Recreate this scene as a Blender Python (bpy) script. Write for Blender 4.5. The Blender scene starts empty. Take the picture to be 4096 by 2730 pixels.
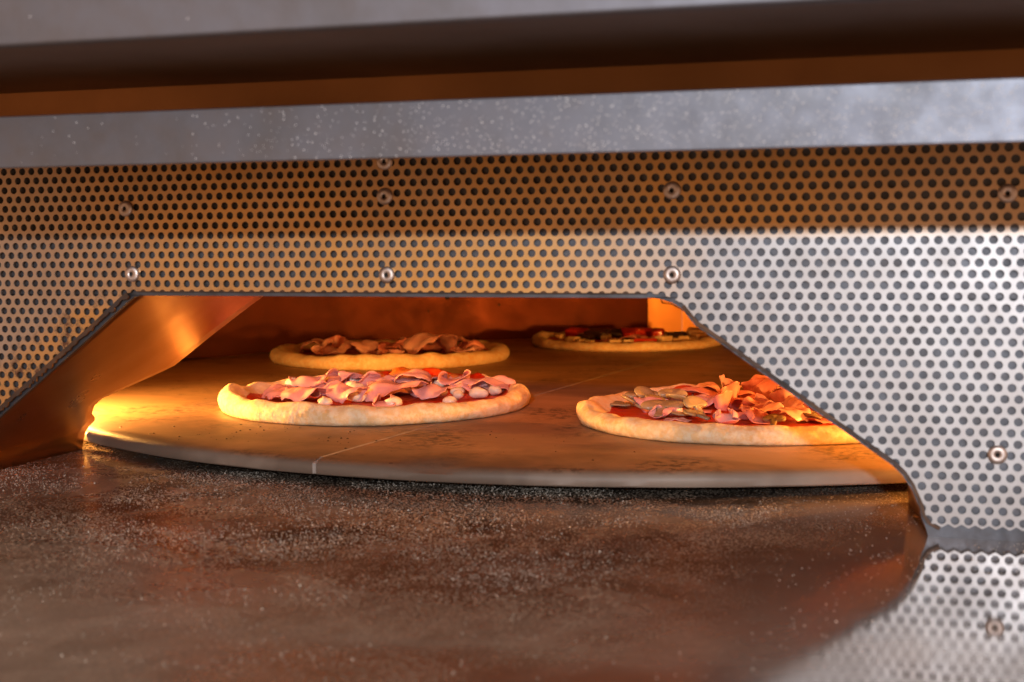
import bpy, bmesh, math, random
from mathutils import Vector, noise, Matrix

K = 0.0008                      # plan units (a tenth of the hole pitch) to metres
sc = bpy.context.scene
COL = sc.collection
R = math.radians
random.seed(11)

# ------------------------------------------------------------------ camera
cam_d = bpy.data.cameras.new("camera")
cam = bpy.data.objects.new("camera", cam_d)
COL.objects.link(cam)
cam.location = (363.3*K, -1158.8*K, 7.83*K)
cam.rotation_mode = 'XYZ'
# rotation order yaw * pitch * roll about the camera's own axis
_R = Matrix.Rotation(R(17.537), 3, 'Z') @ Matrix.Rotation(R(85.7644), 3, 'X') @ Matrix.Rotation(R(-0.5058), 3, 'Z')
cam.rotation_euler = _R.to_euler('XYZ')
cam_d.sensor_width = 36
cam_d.lens = 36*5800/4096
cam_d.clip_start = 0.02
cam_d.clip_end = 60
cam_d.dof.use_dof = True
cam_d.dof.focus_distance = 1.30
cam_d.dof.aperture_fstop = 10.0
cam_d.dof.aperture_blades = 7
sc.camera = cam

# ------------------------------------------------------------------ world (a dim warm room)
w = bpy.data.worlds.new("World"); sc.world = w; w.use_nodes = True
nt = w.node_tree; bg = nt.nodes['Background']
tc = nt.nodes.new('ShaderNodeTexCoord'); sp = nt.nodes.new('ShaderNodeSeparateXYZ')
rmp = nt.nodes.new('ShaderNodeValToRGB'); mp = nt.nodes.new('ShaderNodeMapRange')
mp.inputs[1].default_value = -1; mp.inputs[2].default_value = 1
nt.links.new(tc.outputs['Generated'], sp.inputs[0]); nt.links.new(sp.outputs[2], mp.inputs[0])
nt.links.new(mp.outputs[0], rmp.inputs[0])
e = rmp.color_ramp.elements
e[0].position = 0.30; e[0].color = (0.22, 0.12, 0.07, 1)
e[1].position = 0.72; e[1].color = (0.62, 0.44, 0.36, 1)
m_ = e.new(0.5); m_.color = (0.56, 0.30, 0.15, 1)
nt.links.new(rmp.outputs[0], bg.inputs[0])
bg.inputs[1].default_value = 1.15

# ------------------------------------------------------------------ lamps
def lamp(name, kind, loc, energy, color, size=0.05, target=None, spot=None, blend=0.3):
    d = bpy.data.lights.new(name, kind); d.energy = energy; d.color = color
    if kind == 'AREA': d.size = size
    else: d.shadow_soft_size = size
    if spot: d.spot_size = R(spot); d.spot_blend = blend
    o = bpy.data.objects.new(name, d); COL.objects.link(o); o.location = Vector(loc)*K
    if target: o.rotation_euler = (Vector(target)-Vector(loc)).to_track_quat('-Z', 'Y').to_euler()
    return o
lamp('key_lamp', 'SPOT', (928, -4500, 849), 275, (0.87, 0.93, 1.0), 0.05, (0, 0, -60), 23, 0.95)
lamp('left_burner_lamp', 'SPOT', (-900, 330, -146), 34.0, (1.0, 0.42, 0.08), 0.02, (-250, 400, -200), 135, .9)
lamp('left_near_fill_lamp', 'POINT', (-700, 360, -155), 3.6, (1.0, 0.44, 0.09), 0.02)  # added lamp for the bright burst on the stone's left edge
lamp('right_burner_lamp', 'POINT', (600, 460, -138), 19, (1.0, 0.38, 0.06), 0.02)
lamp('right_near_fill_lamp', 'POINT', (455, 250, -165), 2.4, (1.0, 0.42, 0.08), 0.02)  # added close lamp to brighten the front right crust
lamp('oven_fill_lamp', 'AREA', (-100, 700, 40), 0.5, (1.0, 0.22, 0.03), 0.6, (-100, 900, -207))  # added fill for the chamber's general glow

sc.render.engine = 'CYCLES'
sc.cycles.use_denoising = True
sc.cycles.max_bounces = 5
sc.cycles.diffuse_bounces = 3
sc.cycles.glossy_bounces = 4
sc.cycles.sample_clamp_indirect = 6
sc.view_settings.view_transform = 'Standard'
sc.view_settings.look = 'None'
sc.view_settings.exposure = 0.0
sc.view_settings.gamma = 1
sc.view_settings.use_curve_mapping = False

# ------------------------------------------------------------------ helpers
def tag(o, label=None, cat=None, group=None, kind=None):
    if label: o['label'] = label
    if cat: o['category'] = cat
    if group: o['group'] = group
    if kind: o['kind'] = kind
    return o

def empty(name, loc=(0, 0, 0), rz=0):
    o = bpy.data.objects.new(name, None); COL.objects.link(o)
    o.location = Vector(loc)*K; o.rotation_euler = (0, 0, rz); o.empty_display_size = 0.05
    return o

def mesh_obj(name, verts, faces, mat, parent=None, smooth=False, loc=None, mats=None, fm=None):
    me = bpy.data.meshes.new(name)
    me.from_pydata([(v[0]*K, v[1]*K, v[2]*K) for v in verts], [], faces)
    me.validate(); me.update()
    if mat: me.materials.append(mat)
    if mats:
        for m in mats: me.materials.append(m)
    if smooth:
        for p in me.polygons: p.use_smooth = True
    if fm:
        for p, i in zip(me.polygons, fm): p.material_index = i
    o = bpy.data.objects.new(name, me); COL.objects.link(o)
    if parent: o.parent = parent
    if loc: o.location = Vector(loc)*K
    return o

def mod(o, kind, **kw):
    m = o.modifiers.new(kind.lower(), kind)
    for k, v in kw.items(): setattr(m, k, v)
    return m

def box(name, x0, x1, y0, y1, z0, z1, mat, parent=None, bevel=0, seg=3):
    v = [(x, y, z) for x in (x0, x1) for y in (y0, y1) for z in (z0, z1)]
    f = [(0, 1, 3, 2), (4, 6, 7, 5), (0, 4, 5, 1), (2, 3, 7, 6), (0, 2, 6, 4), (1, 5, 7, 3)]
    o = mesh_obj(name, v, f, mat, parent)
    if bevel:
        mod(o, 'BEVEL', width=bevel*K, segments=seg, limit_method='ANGLE')
        for p in o.data.polygons: p.use_smooth = True
        o.data.set_sharp_from_angle(angle=R(60)) if hasattr(o.data, 'set_sharp_from_angle') else None
    return o

# node material helper
class NM:
    def __init__(s, name):
        s.m = bpy.data.materials.new(name); s.m.use_nodes = True
        s.t = s.m.node_tree; s.n = s.t.nodes; s.b = s.n['Principled BSDF']
        s.geo = s.n.new('ShaderNodeNewGeometry').outputs['Position']
        s.obj = s.n.new('ShaderNodeTexCoord').outputs['Object']
    def link(s, a, b): s.t.links.new(a, b)
    def mapv(s, scale=(1, 1, 1), src=None, rot=(0, 0, 0)):
        n = s.n.new('ShaderNodeMapping'); n.inputs['Scale'].default_value = scale; n.inputs['Rotation'].default_value = rot
        s.link(src or s.geo, n.inputs[0]); return n.outputs[0]
    def noise(s, scale, detail=4, rough=.55, vec=None, dist=0):
        n = s.n.new('ShaderNodeTexNoise'); n.inputs['Scale'].default_value = scale
        n.inputs['Detail'].default_value = detail; n.inputs['Roughness'].default_value = rough
        n.inputs['Distortion'].default_value = dist
        s.link(vec or s.geo, n.inputs['Vector']); return n.outputs[0]
    def vor(s, scale, vec=None, feature='F1', out='Distance'):
        n = s.n.new('ShaderNodeTexVoronoi'); n.feature = feature; n.inputs['Scale'].default_value = scale
        s.link(vec or s.geo, n.inputs['Vector']); return n.outputs[out]
    def ramp(s, fac, stops, interp='LINEAR'):
        n = s.n.new('ShaderNodeValToRGB'); s.link(fac, n.inputs[0]); cr = n.color_ramp; cr.interpolation = interp
        for i, (p, c) in enumerate(stops):
            c = c if isinstance(c, tuple) else (c, c, c)
            el = cr.elements[i] if i < 2 else cr.elements.new(p)
            el.position = p; el.color = (*c, 1)
        return n.outputs[0]
    def mix(s, fac, a, b):
        n = s.n.new('ShaderNodeMix'); n.data_type = 'RGBA'
        for v, i in ((fac, 0), (a, 6), (b, 7)):
            if isinstance(v, (int, float)): n.inputs[i].default_value = v
            elif isinstance(v, tuple): n.inputs[i].default_value = (*v, 1)
            else: s.link(v, n.inputs[i])
        return n.outputs[2]
    def math(s, op, a, b=0.0, clamp=False):
        n = s.n.new('ShaderNodeMath'); n.operation = op; n.use_clamp = clamp
        for v, i in ((a, 0), (b, 1)):
            if isinstance(v, (int, float)): n.inputs[i].default_value = v
            else: s.link(v, n.inputs[i])
        return n.outputs[0]
    def mr(s, v, a, b, c=0.0, d=1.0):
        n = s.n.new('ShaderNodeMapRange'); s.link(v, n.inputs[0])
        for i, x in zip((1, 2, 3, 4), (a, b, c, d)): n.inputs[i].default_value = x
        return n.outputs[0]
    def xyz(s, src=None):
        n = s.n.new('ShaderNodeSeparateXYZ'); s.link(src or s.geo, n.inputs[0]); return n.outputs
    def bump(s, h, strength=.3, dist=.001):
        n = s.n.new('ShaderNodeBump'); n.inputs['Strength'].default_value = strength; n.inputs['Distance'].default_value = dist
        s.link(h, n.inputs['Height']); s.link(n.outputs[0], s.b.inputs['Normal']); return n.outputs[0]
    def set(s, **kw):
        for k, v in kw.items():
            i = s.b.inputs[k.replace('_', ' ')]
            if isinstance(v, (int, float)): i.default_value = v
            elif isinstance(v, tuple): i.default_value = (*v, 1) if len(v) == 3 and i.type == 'RGBA' else v
            else: s.link(v, i)
        return s

# ------------------------------------------------------------------ materials
def mat_panel():
    a = NM('heat_tinted_perforated_steel')
    x, y, z = a.xyz()
    # heat tint round the mouth: strongest over its top edge and along its left slope, none at the right end
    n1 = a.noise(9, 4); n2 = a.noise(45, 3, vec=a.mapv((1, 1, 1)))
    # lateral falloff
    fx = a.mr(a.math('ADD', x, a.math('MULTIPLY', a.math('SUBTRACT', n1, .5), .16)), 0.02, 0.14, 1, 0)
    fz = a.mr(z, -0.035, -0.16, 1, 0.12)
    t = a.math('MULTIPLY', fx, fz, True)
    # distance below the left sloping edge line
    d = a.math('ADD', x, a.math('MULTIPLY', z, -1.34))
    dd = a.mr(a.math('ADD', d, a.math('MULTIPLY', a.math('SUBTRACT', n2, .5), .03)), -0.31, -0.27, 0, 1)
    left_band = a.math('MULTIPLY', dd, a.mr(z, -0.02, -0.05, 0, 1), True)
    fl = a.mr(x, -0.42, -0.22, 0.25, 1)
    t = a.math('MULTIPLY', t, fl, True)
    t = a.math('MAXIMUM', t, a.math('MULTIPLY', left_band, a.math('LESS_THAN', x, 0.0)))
    # warm brown of the hood's shadow painted along the upper band
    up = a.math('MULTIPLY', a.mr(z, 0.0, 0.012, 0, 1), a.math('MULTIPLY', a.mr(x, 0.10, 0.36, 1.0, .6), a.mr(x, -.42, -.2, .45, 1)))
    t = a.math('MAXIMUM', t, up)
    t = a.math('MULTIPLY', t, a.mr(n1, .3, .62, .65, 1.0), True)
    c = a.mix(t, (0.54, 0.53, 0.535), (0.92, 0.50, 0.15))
    rust = a.math('MULTIPLY', a.ramp(a.noise(70, 5, .7), [(.50, 0.0), (.60, 1.0)]), a.math('MULTIPLY', left_band, a.math('LESS_THAN', x, -0.2)), True)
    c = a.mix(rust, c, (0.16, 0.05, 0.015))
    sm = a.ramp(a.noise(26, 6, .65), [(.35, 0.0), (.75, .35)])
    c = a.mix(sm, c, (0.30, 0.22, 0.17))
    a.set(Base_Color=c, Metallic=a.mr(rust, 0, 1, .93, .2), Roughness=a.mr(a.noise(30, 5), .3, .7, .38, .48))
    a.bump(a.noise(90, 3), .12, .0006)
    return a.m

def mat_steel(name, col, rough=(.3, .45), tint=None, stain=(.2, .12, .07), stain_amt=.3, metal=.95, scale=14):
    a = NM(name)
    n = a.noise(scale, 6, .62)
    c = a.mix(a.ramp(n, [(.42, 0.0), (.72, stain_amt)]), col, stain)
    if tint: c = a.mix(a.ramp(a.noise(scale*.45, 3), [(.38, 0.0), (.66, .8)]), c, tint)
    sc_ = a.noise(60, 2, .5, a.mapv((.15, 3, 3)))
    a.set(Base_Color=c, Metallic=metal, Roughness=a.mr(a.noise(scale*2.2, 4), .3, .7, *rough))
    a.bump(a.math('ADD', a.noise(scale*3, 4), a.math('MULTIPLY', sc_, .3)), .12, .0008)
    return a.m

M_panel = mat_panel()
M_back = mat_steel('grey_backing_steel', (0.15, 0.155, 0.175), (.40, .6), None, (.07, .05, .04), .6, .85, 60)
M_edge = mat_steel('dark_scorched_edge', (0.09, 0.07, 0.065), (.45, .7), (0.2, .1, .05), (.02, .015, .01), .8, .6, 60)
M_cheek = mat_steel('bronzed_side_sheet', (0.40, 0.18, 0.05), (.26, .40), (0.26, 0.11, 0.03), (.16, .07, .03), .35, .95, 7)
M_cheek2 = mat_steel('darkened_side_sheet', (0.24, 0.13, 0.07), (.35, .5), (0.16, 0.09, 0.05), (.08, .04, .02), .6, .8, 9)  # right sheet darkened to dim its lit reflection in the shelf
M_hood = mat_steel('galvanised_hood_steel', (0.225, 0.235, 0.275), (.44, .56), None, (.17, .17, .18), .6, .9, 30)
M_shade = mat_steel('brown_shaded_steel', (0.82, 0.38, 0.14), (.45, .6), (0.50, .24, .09), (.3, .12, .05), .4, .6, 6)  # brown of the hood's shade put into the base colour
M_under = mat_steel('underside_steel', (0.30, 0.24, 0.215), (.45, .6), None, (.12, .08, .06), .5, .8, 5)
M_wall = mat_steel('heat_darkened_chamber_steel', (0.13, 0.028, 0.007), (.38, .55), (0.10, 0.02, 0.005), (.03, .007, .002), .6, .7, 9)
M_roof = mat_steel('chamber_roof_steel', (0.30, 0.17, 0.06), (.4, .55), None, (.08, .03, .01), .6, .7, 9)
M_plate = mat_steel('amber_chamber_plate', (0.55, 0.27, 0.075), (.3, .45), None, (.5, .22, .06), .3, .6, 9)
M_screw = mat_steel('screw_steel', (0.82, 0.70, 0.64), (.40, .55), None, (.3, .2, .12), .4, 1.0, 60)

def mat_hole_dark():
    a = NM('screw_recess'); a.set(Base_Color=(0.015, 0.012, 0.01), Roughness=.6); return a.m
M_dark = mat_hole_dark()

def mat_shelf():
    a = NM('floury_landing_steel')
    big = a.noise(3.2, 5, .6, dist=.6)
    streak = a.noise(10, 5, .6, a.mapv((.8, 2.6, 1), rot=(0, 0, R(20))), dist=1.2)
    c = a.mix(a.ramp(big, [(.38, 0.0), (.62, 1.0)]), (0.40, 0.335, 0.285), (0.27, 0.205, 0.165))
    c = a.mix(a.ramp(streak, [(.50, 0.0), (.70, .6)]), c, (0.33, 0.215, 0.15))
    x, y, z = a.xyz()
    # dull dark scorch in front of the stone
    near = a.mr(y, -0.34, -0.05, .35, 1)
    patch = a.ramp(a.noise(7, 6, .65, dist=.5), [(.44, 0.0), (.56, 1.0)])
    sc_ = a.math('MULTIPLY', a.math('MULTIPLY', near, patch, True), a.mr(x, -.42, -.25, 0, 1), True)
    sc_ = a.math('MULTIPLY', sc_, a.mr(x, .14, .26, 1, 0))
    c = a.mix(a.math('MULTIPLY', sc_, .8), c, (0.045, 0.04, 0.03))
    # cleaner, brighter steel to the right
    clean = a.mr(a.math('ADD', a.math('SUBTRACT', x, a.math('MULTIPLY', y, .35)), a.math('MULTIPLY', a.math('SUBTRACT', big, .5), .25)), 0.17, 0.30, 0, 1)
    c = a.mix(clean, c, (0.36, 0.33, 0.32))
    # flour: fine specks, denser in drifts
    def specks(scale, thr, lo, hi, rot, dsc):
        v = a.vor(scale, a.mapv((1, 1, .02), rot=(0, 0, R(rot))))
        drift = a.ramp(a.noise(dsc, 6, .68), [(lo, 0.0), (hi, 1.0)])
        return a.math('LESS_THAN', v, a.math('MULTIPLY', drift, thr))
    s1 = specks(430, .36, .34, .56, 10, 9)
    s2 = specks(270, .34, .38, .60, 47, 14)
    s3 = specks(150, .22, .42, .7, 81, 11)
    fl = a.math('MAXIMUM', a.math('MAXIMUM', s1, s2), s3)
    fl = a.math('MULTIPLY', fl, a.math('MULTIPLY', a.mr(clean, 0, 1, 1, .12), a.mr(y, -.36, -.2, .6, 1)))
    film = a.ramp(a.math('ADD', a.math('MULTIPLY', a.noise(7, 7, .72, dist=.3), .6), a.math('MULTIPLY', a.noise(2.6, 4, .6, a.mapv((1, 1.7, 1), rot=(0, 0, R(-25)))), .4)), [(.34, .34), (.66, .95)])
    film = a.math('MULTIPLY', film, a.mr(y, -.10, -.28, .7, 1.1))
    wob = a.math('ADD', y, a.math('MULTIPLY', a.math('SUBTRACT', a.noise(11, 4), .5), .07))
    refl_patch = a.math('MULTIPLY', a.mr(wob, -.295, -.33, 0, 1), a.mr(x, -.07, .02, 0, 1), True)  # roof's reflection shaped into the film as a thinner patch
    film = a.math('MULTIPLY', film, a.mr(refl_patch, 0, 1, 1, .45))
    film = a.math('MULTIPLY', film, a.mr(clean, 0, 1, .85, .55))
    film = a.math('MULTIPLY', film, a.mr(sc_, 0, 1, 1, .42))
    amt = a.math('MAXIMUM', a.math('MULTIPLY', fl, .8), film)
    c2 = a.mix(fl, a.mix(a.ramp(a.noise(5, 5), [(.4, 0.0), (.6, 1.0)]), (0.46, 0.335, 0.24), (0.31, 0.265, 0.21)), (0.68, 0.55, 0.42))
    col = a.mix(amt, c, c2)
    a.set(Base_Color=col, Metallic=a.mr(amt, 0, .8, .95, .1),
          Roughness=a.math('ADD', a.math('MULTIPLY', a.mr(a.noise(13, 5), .3, .7, .05, .13), a.mr(clean, 0, 1, 1, .75)), a.math('MULTIPLY', a.math('MULTIPLY', amt, a.mr(clean, 0, 1, 1, .05)), .5)))
    a.bump(a.math('ADD', a.noise(9, 2), a.math('MULTIPLY', fl, .1)), .03, .0012)
    return a.m
M_shelf = mat_shelf()

def mat_stone():
    a = NM('baked_oven_stone')
    n = a.noise(6, 6, .6, a.mapv((.7, 1.6, 1)), dist=.8)
    c = a.mix(a.ramp(n, [(.35, 0.0), (.7, 1.0)]), (0.46, 0.28, 0.15), (0.30, 0.18, 0.10))
    fine = a.noise(120, 6, .7)
    burn = a.math('MULTIPLY', a.ramp(a.noise(9, 5, .6), [(.50, 0.0), (.64, 1.0)]), a.ramp(fine, [(.46, 0.0), (.58, .9)]), True)
    pz = a.xyz()[2]
    topm = a.mr(pz, -.1690, -.1662, 0, 1)
    c = a.mix(topm, a.mix(a.noise(35, 4), (0.42, 0.325, 0.255), (0.30, 0.225, 0.175)), c)
    burn = a.math('MULTIPLY', burn, topm)
    c = a.mix(burn, c, (0.05, 0.03, 0.02))
    c = a.mix(a.ramp(a.noise(3, 5, .6, dist=.5), [(.48, 0.0), (.62, .75)]), c, (0.10, 0.065, 0.045))
    spots = a.math('LESS_THAN', a.vor(28, a.mapv((1, 1.2, .1))), .045)
    c = a.mix(spots, c, (0.03, 0.02, 0.015))
    a.set(Base_Color=c, Roughness=a.mr(n, .3, .7, .42, .6), Metallic=0.0)
    a.b.inputs['Specular IOR Level'].default_value = .55
    a.bump(a.math('ADD', fine, a.math('MULTIPLY', a.noise(25, 4), 1.5)), .18, .0006)
    return a.m
M_stone = mat_stone()
def mat_seam():
    a = NM('ashy_joint_filler'); a.set(Base_Color=a.mix(a.noise(80, 3), (.48, .42, .38), (.20, .16, .13)), Roughness=.8); return a.m
M_seam = mat_seam()

def mat_dough():
    a = NM('raw_floured_dough')
    n = a.noise(22, 5, .6, a.obj)
    c = a.mix(a.ramp(n, [(.35, 0.0), (.7, 1.0)]), (0.84, 0.63, 0.36), (0.76, 0.50, 0.22))
    flour = a.ramp(a.noise(150, 5, .7, a.obj), [(.42, 0.0), (.60, .8)])
    c = a.mix(flour, c, (0.88, 0.76, 0.55))
    x, y, z = a.xyz(a.obj)
    low = a.math('MULTIPLY', a.mr(z, .0005, .004, 1, 0), a.ramp(a.noise(90, 4, .6, a.obj), [(.45, 0.0), (.6, .5)]), True)
    c = a.mix(low, c, (0.42, 0.27, 0.14))
    a.set(Base_Color=c, Roughness=.72)
    a.b.inputs['Subsurface Weight'].default_value = .12
    a.b.inputs['Subsurface Radius'].default_value = (1.0, .5, .25)
    a.b.inputs['Subsurface Scale'].default_value = .003
    a.bump(a.math('ADD', a.noise(260, 4, .6, a.obj), a.math('MULTIPLY', a.noise(60, 3, .5, a.obj), 2.0)), .55, .0012)
    return a.m
M_dough = mat_dough()

def mat_sauce():
    a = NM('wet_tomato_sauce')
    n = a.noise(60, 5, .65, a.obj)
    c = a.mix(a.ramp(n, [(.4, 0.0), (.68, 1.0)]), (0.52, 0.018, 0.004), (0.62, 0.10, 0.02))
    a.set(Base_Color=c, Roughness=a.mr(n, .3, .7, .25, .5))
    a.b.inputs['Specular IOR Level'].default_value = .35
    a.bump(a.math('ADD', n, a.noise(160, 3, .6, a.obj)), .6, .0015)
    return a.m
M_sauce = mat_sauce()

def mat_food(name, c1, c2, rough=(.25, .42), sss=.1, scale=60, bump=.2, coat=0.0):
    a = NM(name)
    n = a.noise(scale, 5, .6, a.obj)
    a.set(Base_Color=a.mix(a.ramp(n, [(.35, 0.0), (.68, 1.0)]), c1, c2), Roughness=a.mr(n, .3, .7, *rough))
    a.b.inputs['Subsurface Weight'].default_value = sss
    a.b.inputs['Subsurface Radius'].default_value = (1, .4, .25)
    a.b.inputs['Subsurface Scale'].default_value = .002
    a.b.inputs['Coat Weight'].default_value = coat
    a.b.inputs['Coat Roughness'].default_value = .1
    a.bump(a.noise(scale*3, 3, .6, a.obj), bump, .0006)
    return a.m
M_ham = mat_food('cooked_ham', (0.70, 0.33, 0.31), (0.78, 0.48, 0.45), (.22, .42), 0)
M_ham2 = mat_food('darker_cooked_ham', (0.62, 0.20, 0.17), (0.72, 0.32, 0.27), (.25, .45), 0)
M_ham3 = mat_food('pale_cooked_ham', (0.78, 0.47, 0.45), (0.68, 0.30, 0.30), (.2, .4), 0, 25)
M_mozz = mat_food('mozzarella', (0.84, 0.80, 0.68), (0.78, 0.72, 0.58), (.15, .3), 0, 40, .08)
M_smear = mat_food('sauce_stained_dough', (0.62, 0.13, 0.02), (0.72, 0.34, 0.09), (.22, .4), 0, 45, .2)
M_mush = mat_food('sliced_mushroom', (0.40, 0.33, 0.20), (0.24, 0.18, 0.10), (.2, .38), 0, 50, .25)
M_pep = mat_food('roasted_red_pepper', (0.46, 0.02, 0.010), (0.55, 0.05, 0.015), (.10, .22), 0, 30, .15)
M_auber = mat_food('dark_aubergine', (0.022, 0.012, 0.014), (0.06, 0.03, 0.02), (.15, .3), 0, 40, .2)
M_brown = mat_food('browned_mushroom', (0.34, 0.19, 0.09), (0.22, 0.11, 0.05), (.3, .5), 0, 40, .3)
M_cheese = mat_food('pale_cheese', (0.76, 0.62, 0.36), (0.70, 0.52, 0.26), (.3, .45), 0, 50, .2)
def mat_plain(name, c, r=.6):
    a = NM(name); a.set(Base_Color=a.mix(a.noise(80, 3), c, tuple(x*.7 for x in c)), Roughness=r); return a.m
M_ink = mat_plain('dark_printed_ink', (0.03, 0.012, 0.005))
M_flour = mat_plain('flour_grain', (0.74, 0.66, 0.56), .9)

# ------------------------------------------------------------------ the oven
ZS = -231.0       # landing shelf
ZB = -222.0       # underside of the turning stone
ZT = -207.0       # top of the turning stone
oven = empty('pizza_oven', (0, 0, ZS))
tag(oven, 'stainless steel pizza oven with perforated front, wide trapezoid mouth and round turning stone', 'oven')
def at(v): return (v[0], v[1], v[2]-ZS)      # world plan units to the oven's own frame

def omesh(name, verts, faces, mat, **kw):
    return mesh_obj(name, [at(v) for v in verts], faces, mat, kw.pop('parent', oven), **kw)
def obox(name, x0, x1, y0, y1, z0, z1, mat, parent=None, **kw):
    return box(name, x0, x1, y0, y1, z0-ZS, z1-ZS, mat, parent or oven, **kw)

# mouth outline, top to bottom
ZTOP = -41.5
LEFT = [(-41.5, -362), (-43.5, -372), (-48, -379), (-77, -415), (-152, -513.5), (-190, -562), (-206, -578), (-231, -592)]
RIGHT = [(-41.5, 112), (-42.5, 124), (-45.5, 134), (-51, 143), (-64, 153.5), (-136, 257), (-172, 309), (-180, 317.5), (-190, 324), (-205, 330.5), (-214, 332.5), (-220, 337), (-223, 344), (-231, 372)]

def clip(poly, inside, inter):
    out = []
    for i in range(len(poly)):
        a, b = poly[i-1], poly[i]
        ia, ib = inside(a), inside(b)
        if ib:
            if not ia: out.append(inter(a, b))
            out.append(b)
        elif ia: out.append(inter(a, b))
    return out
def clip_line(poly, nx, nz, d):        # keep nx*x+nz*z >= d
    f = lambda p: nx*p[0]+nz*p[1]-d
    def inter(a, b):
        fa, fb = f(a), f(b); t = fa/(fa-fb); return (a[0]+t*(b[0]-a[0]), a[1]+t*(b[1]-a[1]))
    return clip(poly, lambda p: f(p) >= -1e-9, inter)

def regions(left, right, ztop, zbot):
    """convex pieces of the plate outside the mouth, as lists of half planes"""
    out = [[(0, 1, ztop)]]
    for chain, s in ((left, -1), (right, 1)):
        for (z0, x0), (z1, x1) in zip(chain, chain[1:]):
            zb = max(z1, zbot)
            if zb >= z0: continue
            # line x = x0 + k (z-z0)
            k = (x1-x0)/(z1-z0)
            # outside: s*(x - x0 - k(z-z0)) >= 0
            hp = [(0, -1, -z0), (0, 1, zb), (s, -s*k, s*(x0-k*z0))]
            out.append(hp)
    return out

def plate(name, polys, yf, mat, thick, left, right, ztop, zbot, parent=None):
    regs = regions(left, right, ztop, zbot)
    vid, verts, faces = {}, [], []
    def vi(p):
        k = (round(p[0], 3), round(p[1], 3))
        if k not in vid: vid[k] = len(verts); verts.append(at((k[0], yf, k[1])))
        return vid[k]
    xin = lambda z, ch: next((x0+(x1-x0)*(z-z0)/(z1-z0) for (z0, x0), (z1, x1) in zip(ch, ch[1:]) if z <= z0 and z >= z1), ch[-1][1])
    for poly in polys:
        zs = [p[1] for p in poly]; xs = [p[0] for p in poly]
        if min(zs) >= ztop: pieces = [poly]
        elif max(zs) < ztop-.01 and min(zs) > zbot and (min(xs) > max(xin(min(zs), left), xin(max(zs), left))+1) and (max(xs) < min(xin(min(zs), right), xin(max(zs), right))-1):
            continue
        elif max(zs) < ztop-.01 and min(zs) > zbot and (max(xs) < min(xin(min(zs), left), xin(max(zs), left))-2 or min(xs) > max(xin(min(zs), right), xin(max(zs), right))+2):
            pieces = [poly]
        else:
            pieces = []
            for hp in regs:
                q = poly
                for h in hp:
                    q = clip_line(q, *h)
                    if len(q) < 3: break
                if len(q) >= 3: pieces.append(q)
        for q in pieces:
            ids = []
            for p in q:
                i = vi(p)
                if not ids or ids[-1] != i: ids.append(i)
            if ids and ids[0] == ids[-1]: ids.pop()
            if len(ids) >= 3: faces.append(ids)
    o = mesh_obj(name, verts, faces, mat, parent or oven)
    mod(o, 'SOLIDIFY', thickness=thick*K, offset=0)
    return o

# perforated front sheet: staggered round holes at a 10 unit pitch
polys = []
NH = 12; HR = 3.38; RHH = 8.660254
hexr = 10/math.sqrt(3)
for row in range(-17, 26):
    zc = -row*RHH
    for col in range(-26, 104):
        xc = (col + (0.5 if row % 2 else 0))*10 - 500
        outer, inner = [], []
        for k in range(12):
            a = math.pi/6*k + math.pi/2
            rr = hexr if k % 2 == 0 else 5.0
            outer.append((xc+rr*math.cos(a), zc+rr*math.sin(a)))
            inner.append((xc+HR*math.cos(a), zc+HR*math.sin(a)))
        for k in range(12):
            j = (k+1) % 12
            polys.append([outer[k], outer[j], inner[j], inner[k]])
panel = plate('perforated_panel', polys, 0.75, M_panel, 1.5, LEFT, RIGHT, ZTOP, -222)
for k, x in enumerate([]): pass

# grey backing plate behind it; its mouth is a little smaller so its edge shows
def inset(ch, dx, dz): return [(z+dz, x+dx) for z, x in ch]
LB = inset(LEFT, 4.5, -3.6); RB = inset(RIGHT, -2.2, -3.6)
LB[-1] = (-231, -588)
RB = [q for q in RB if q[0] > -219]+[(-223.6, 333), (-231, 335)]
bp = [[(x, z), (x+40, z), (x+40, z+20), (x, z+20)] for x in range(-760, 540, 40) for z in range(-240, 160, 20)]
bp = [[(x, max(z, -231)) for x, z in q] for q in bp if max(p[1] for p in q) > -231]
plate('backing_plate', bp, 7.5, M_back, 5.0, LB, RB, ZTOP-4.2, -231)

# scorched ragged trim strip where the sheet was cut, along the left and right slopes
def ribbon(name, chain, y0, y1, mat, wid, jag, side):
    pts = []
    for (z0, x0), (z1, x1) in zip(chain, chain[1:]):
        n = max(1, int(math.hypot(x1-x0, z1-z0)/2.5))
        for i in range(n): pts.append((x0+(x1-x0)*i/n, z0+(z1-z0)*i/n))
    pts.append((chain[-1][1], chain[-1][0]))
    V, F = [], []
    for i, (x, z) in enumerate(pts):
        a = pts[max(0, i-1)]; b = pts[min(len(pts)-1, i+1)]
        tx, tz = b[0]-a[0], b[1]-a[1]; L = math.hypot(tx, tz) or 1
        nx, nz = -tz/L*side, tx/L*side
        j = wid*(.55+jag*abs(noise.noise(Vector((x*.22, z*.22, 3.1)))))
        V += [at((x-nx*.8, y0, z-nz*.8)), at((x+nx*j, y0, z+nz*j)), at((x+nx*j, y1, z+nz*j)), at((x-nx*.8, y1, z-nz*.8))]
    for i in range(len(pts)-1):
        a, b = 4*i, 4*i+4
        for k in range(4):
            F.append((a+k, a+(k+1) % 4, b+(k+1) % 4, b+k))
    F += [(0, 1, 2, 3), (len(V)-4, len(V)-1, len(V)-2, len(V)-3)]
    return mesh_obj(name, V, F, mat, oven)
ribbon('scorched_edge', LEFT[1:-1], -0.35, 2.4, M_edge, 3.2, 2.2, 1)
ribbon('scorched_edge', RIGHT[3:-1], -0.35, 2.4, M_edge, 2.2, 1.8, -1)
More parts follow.
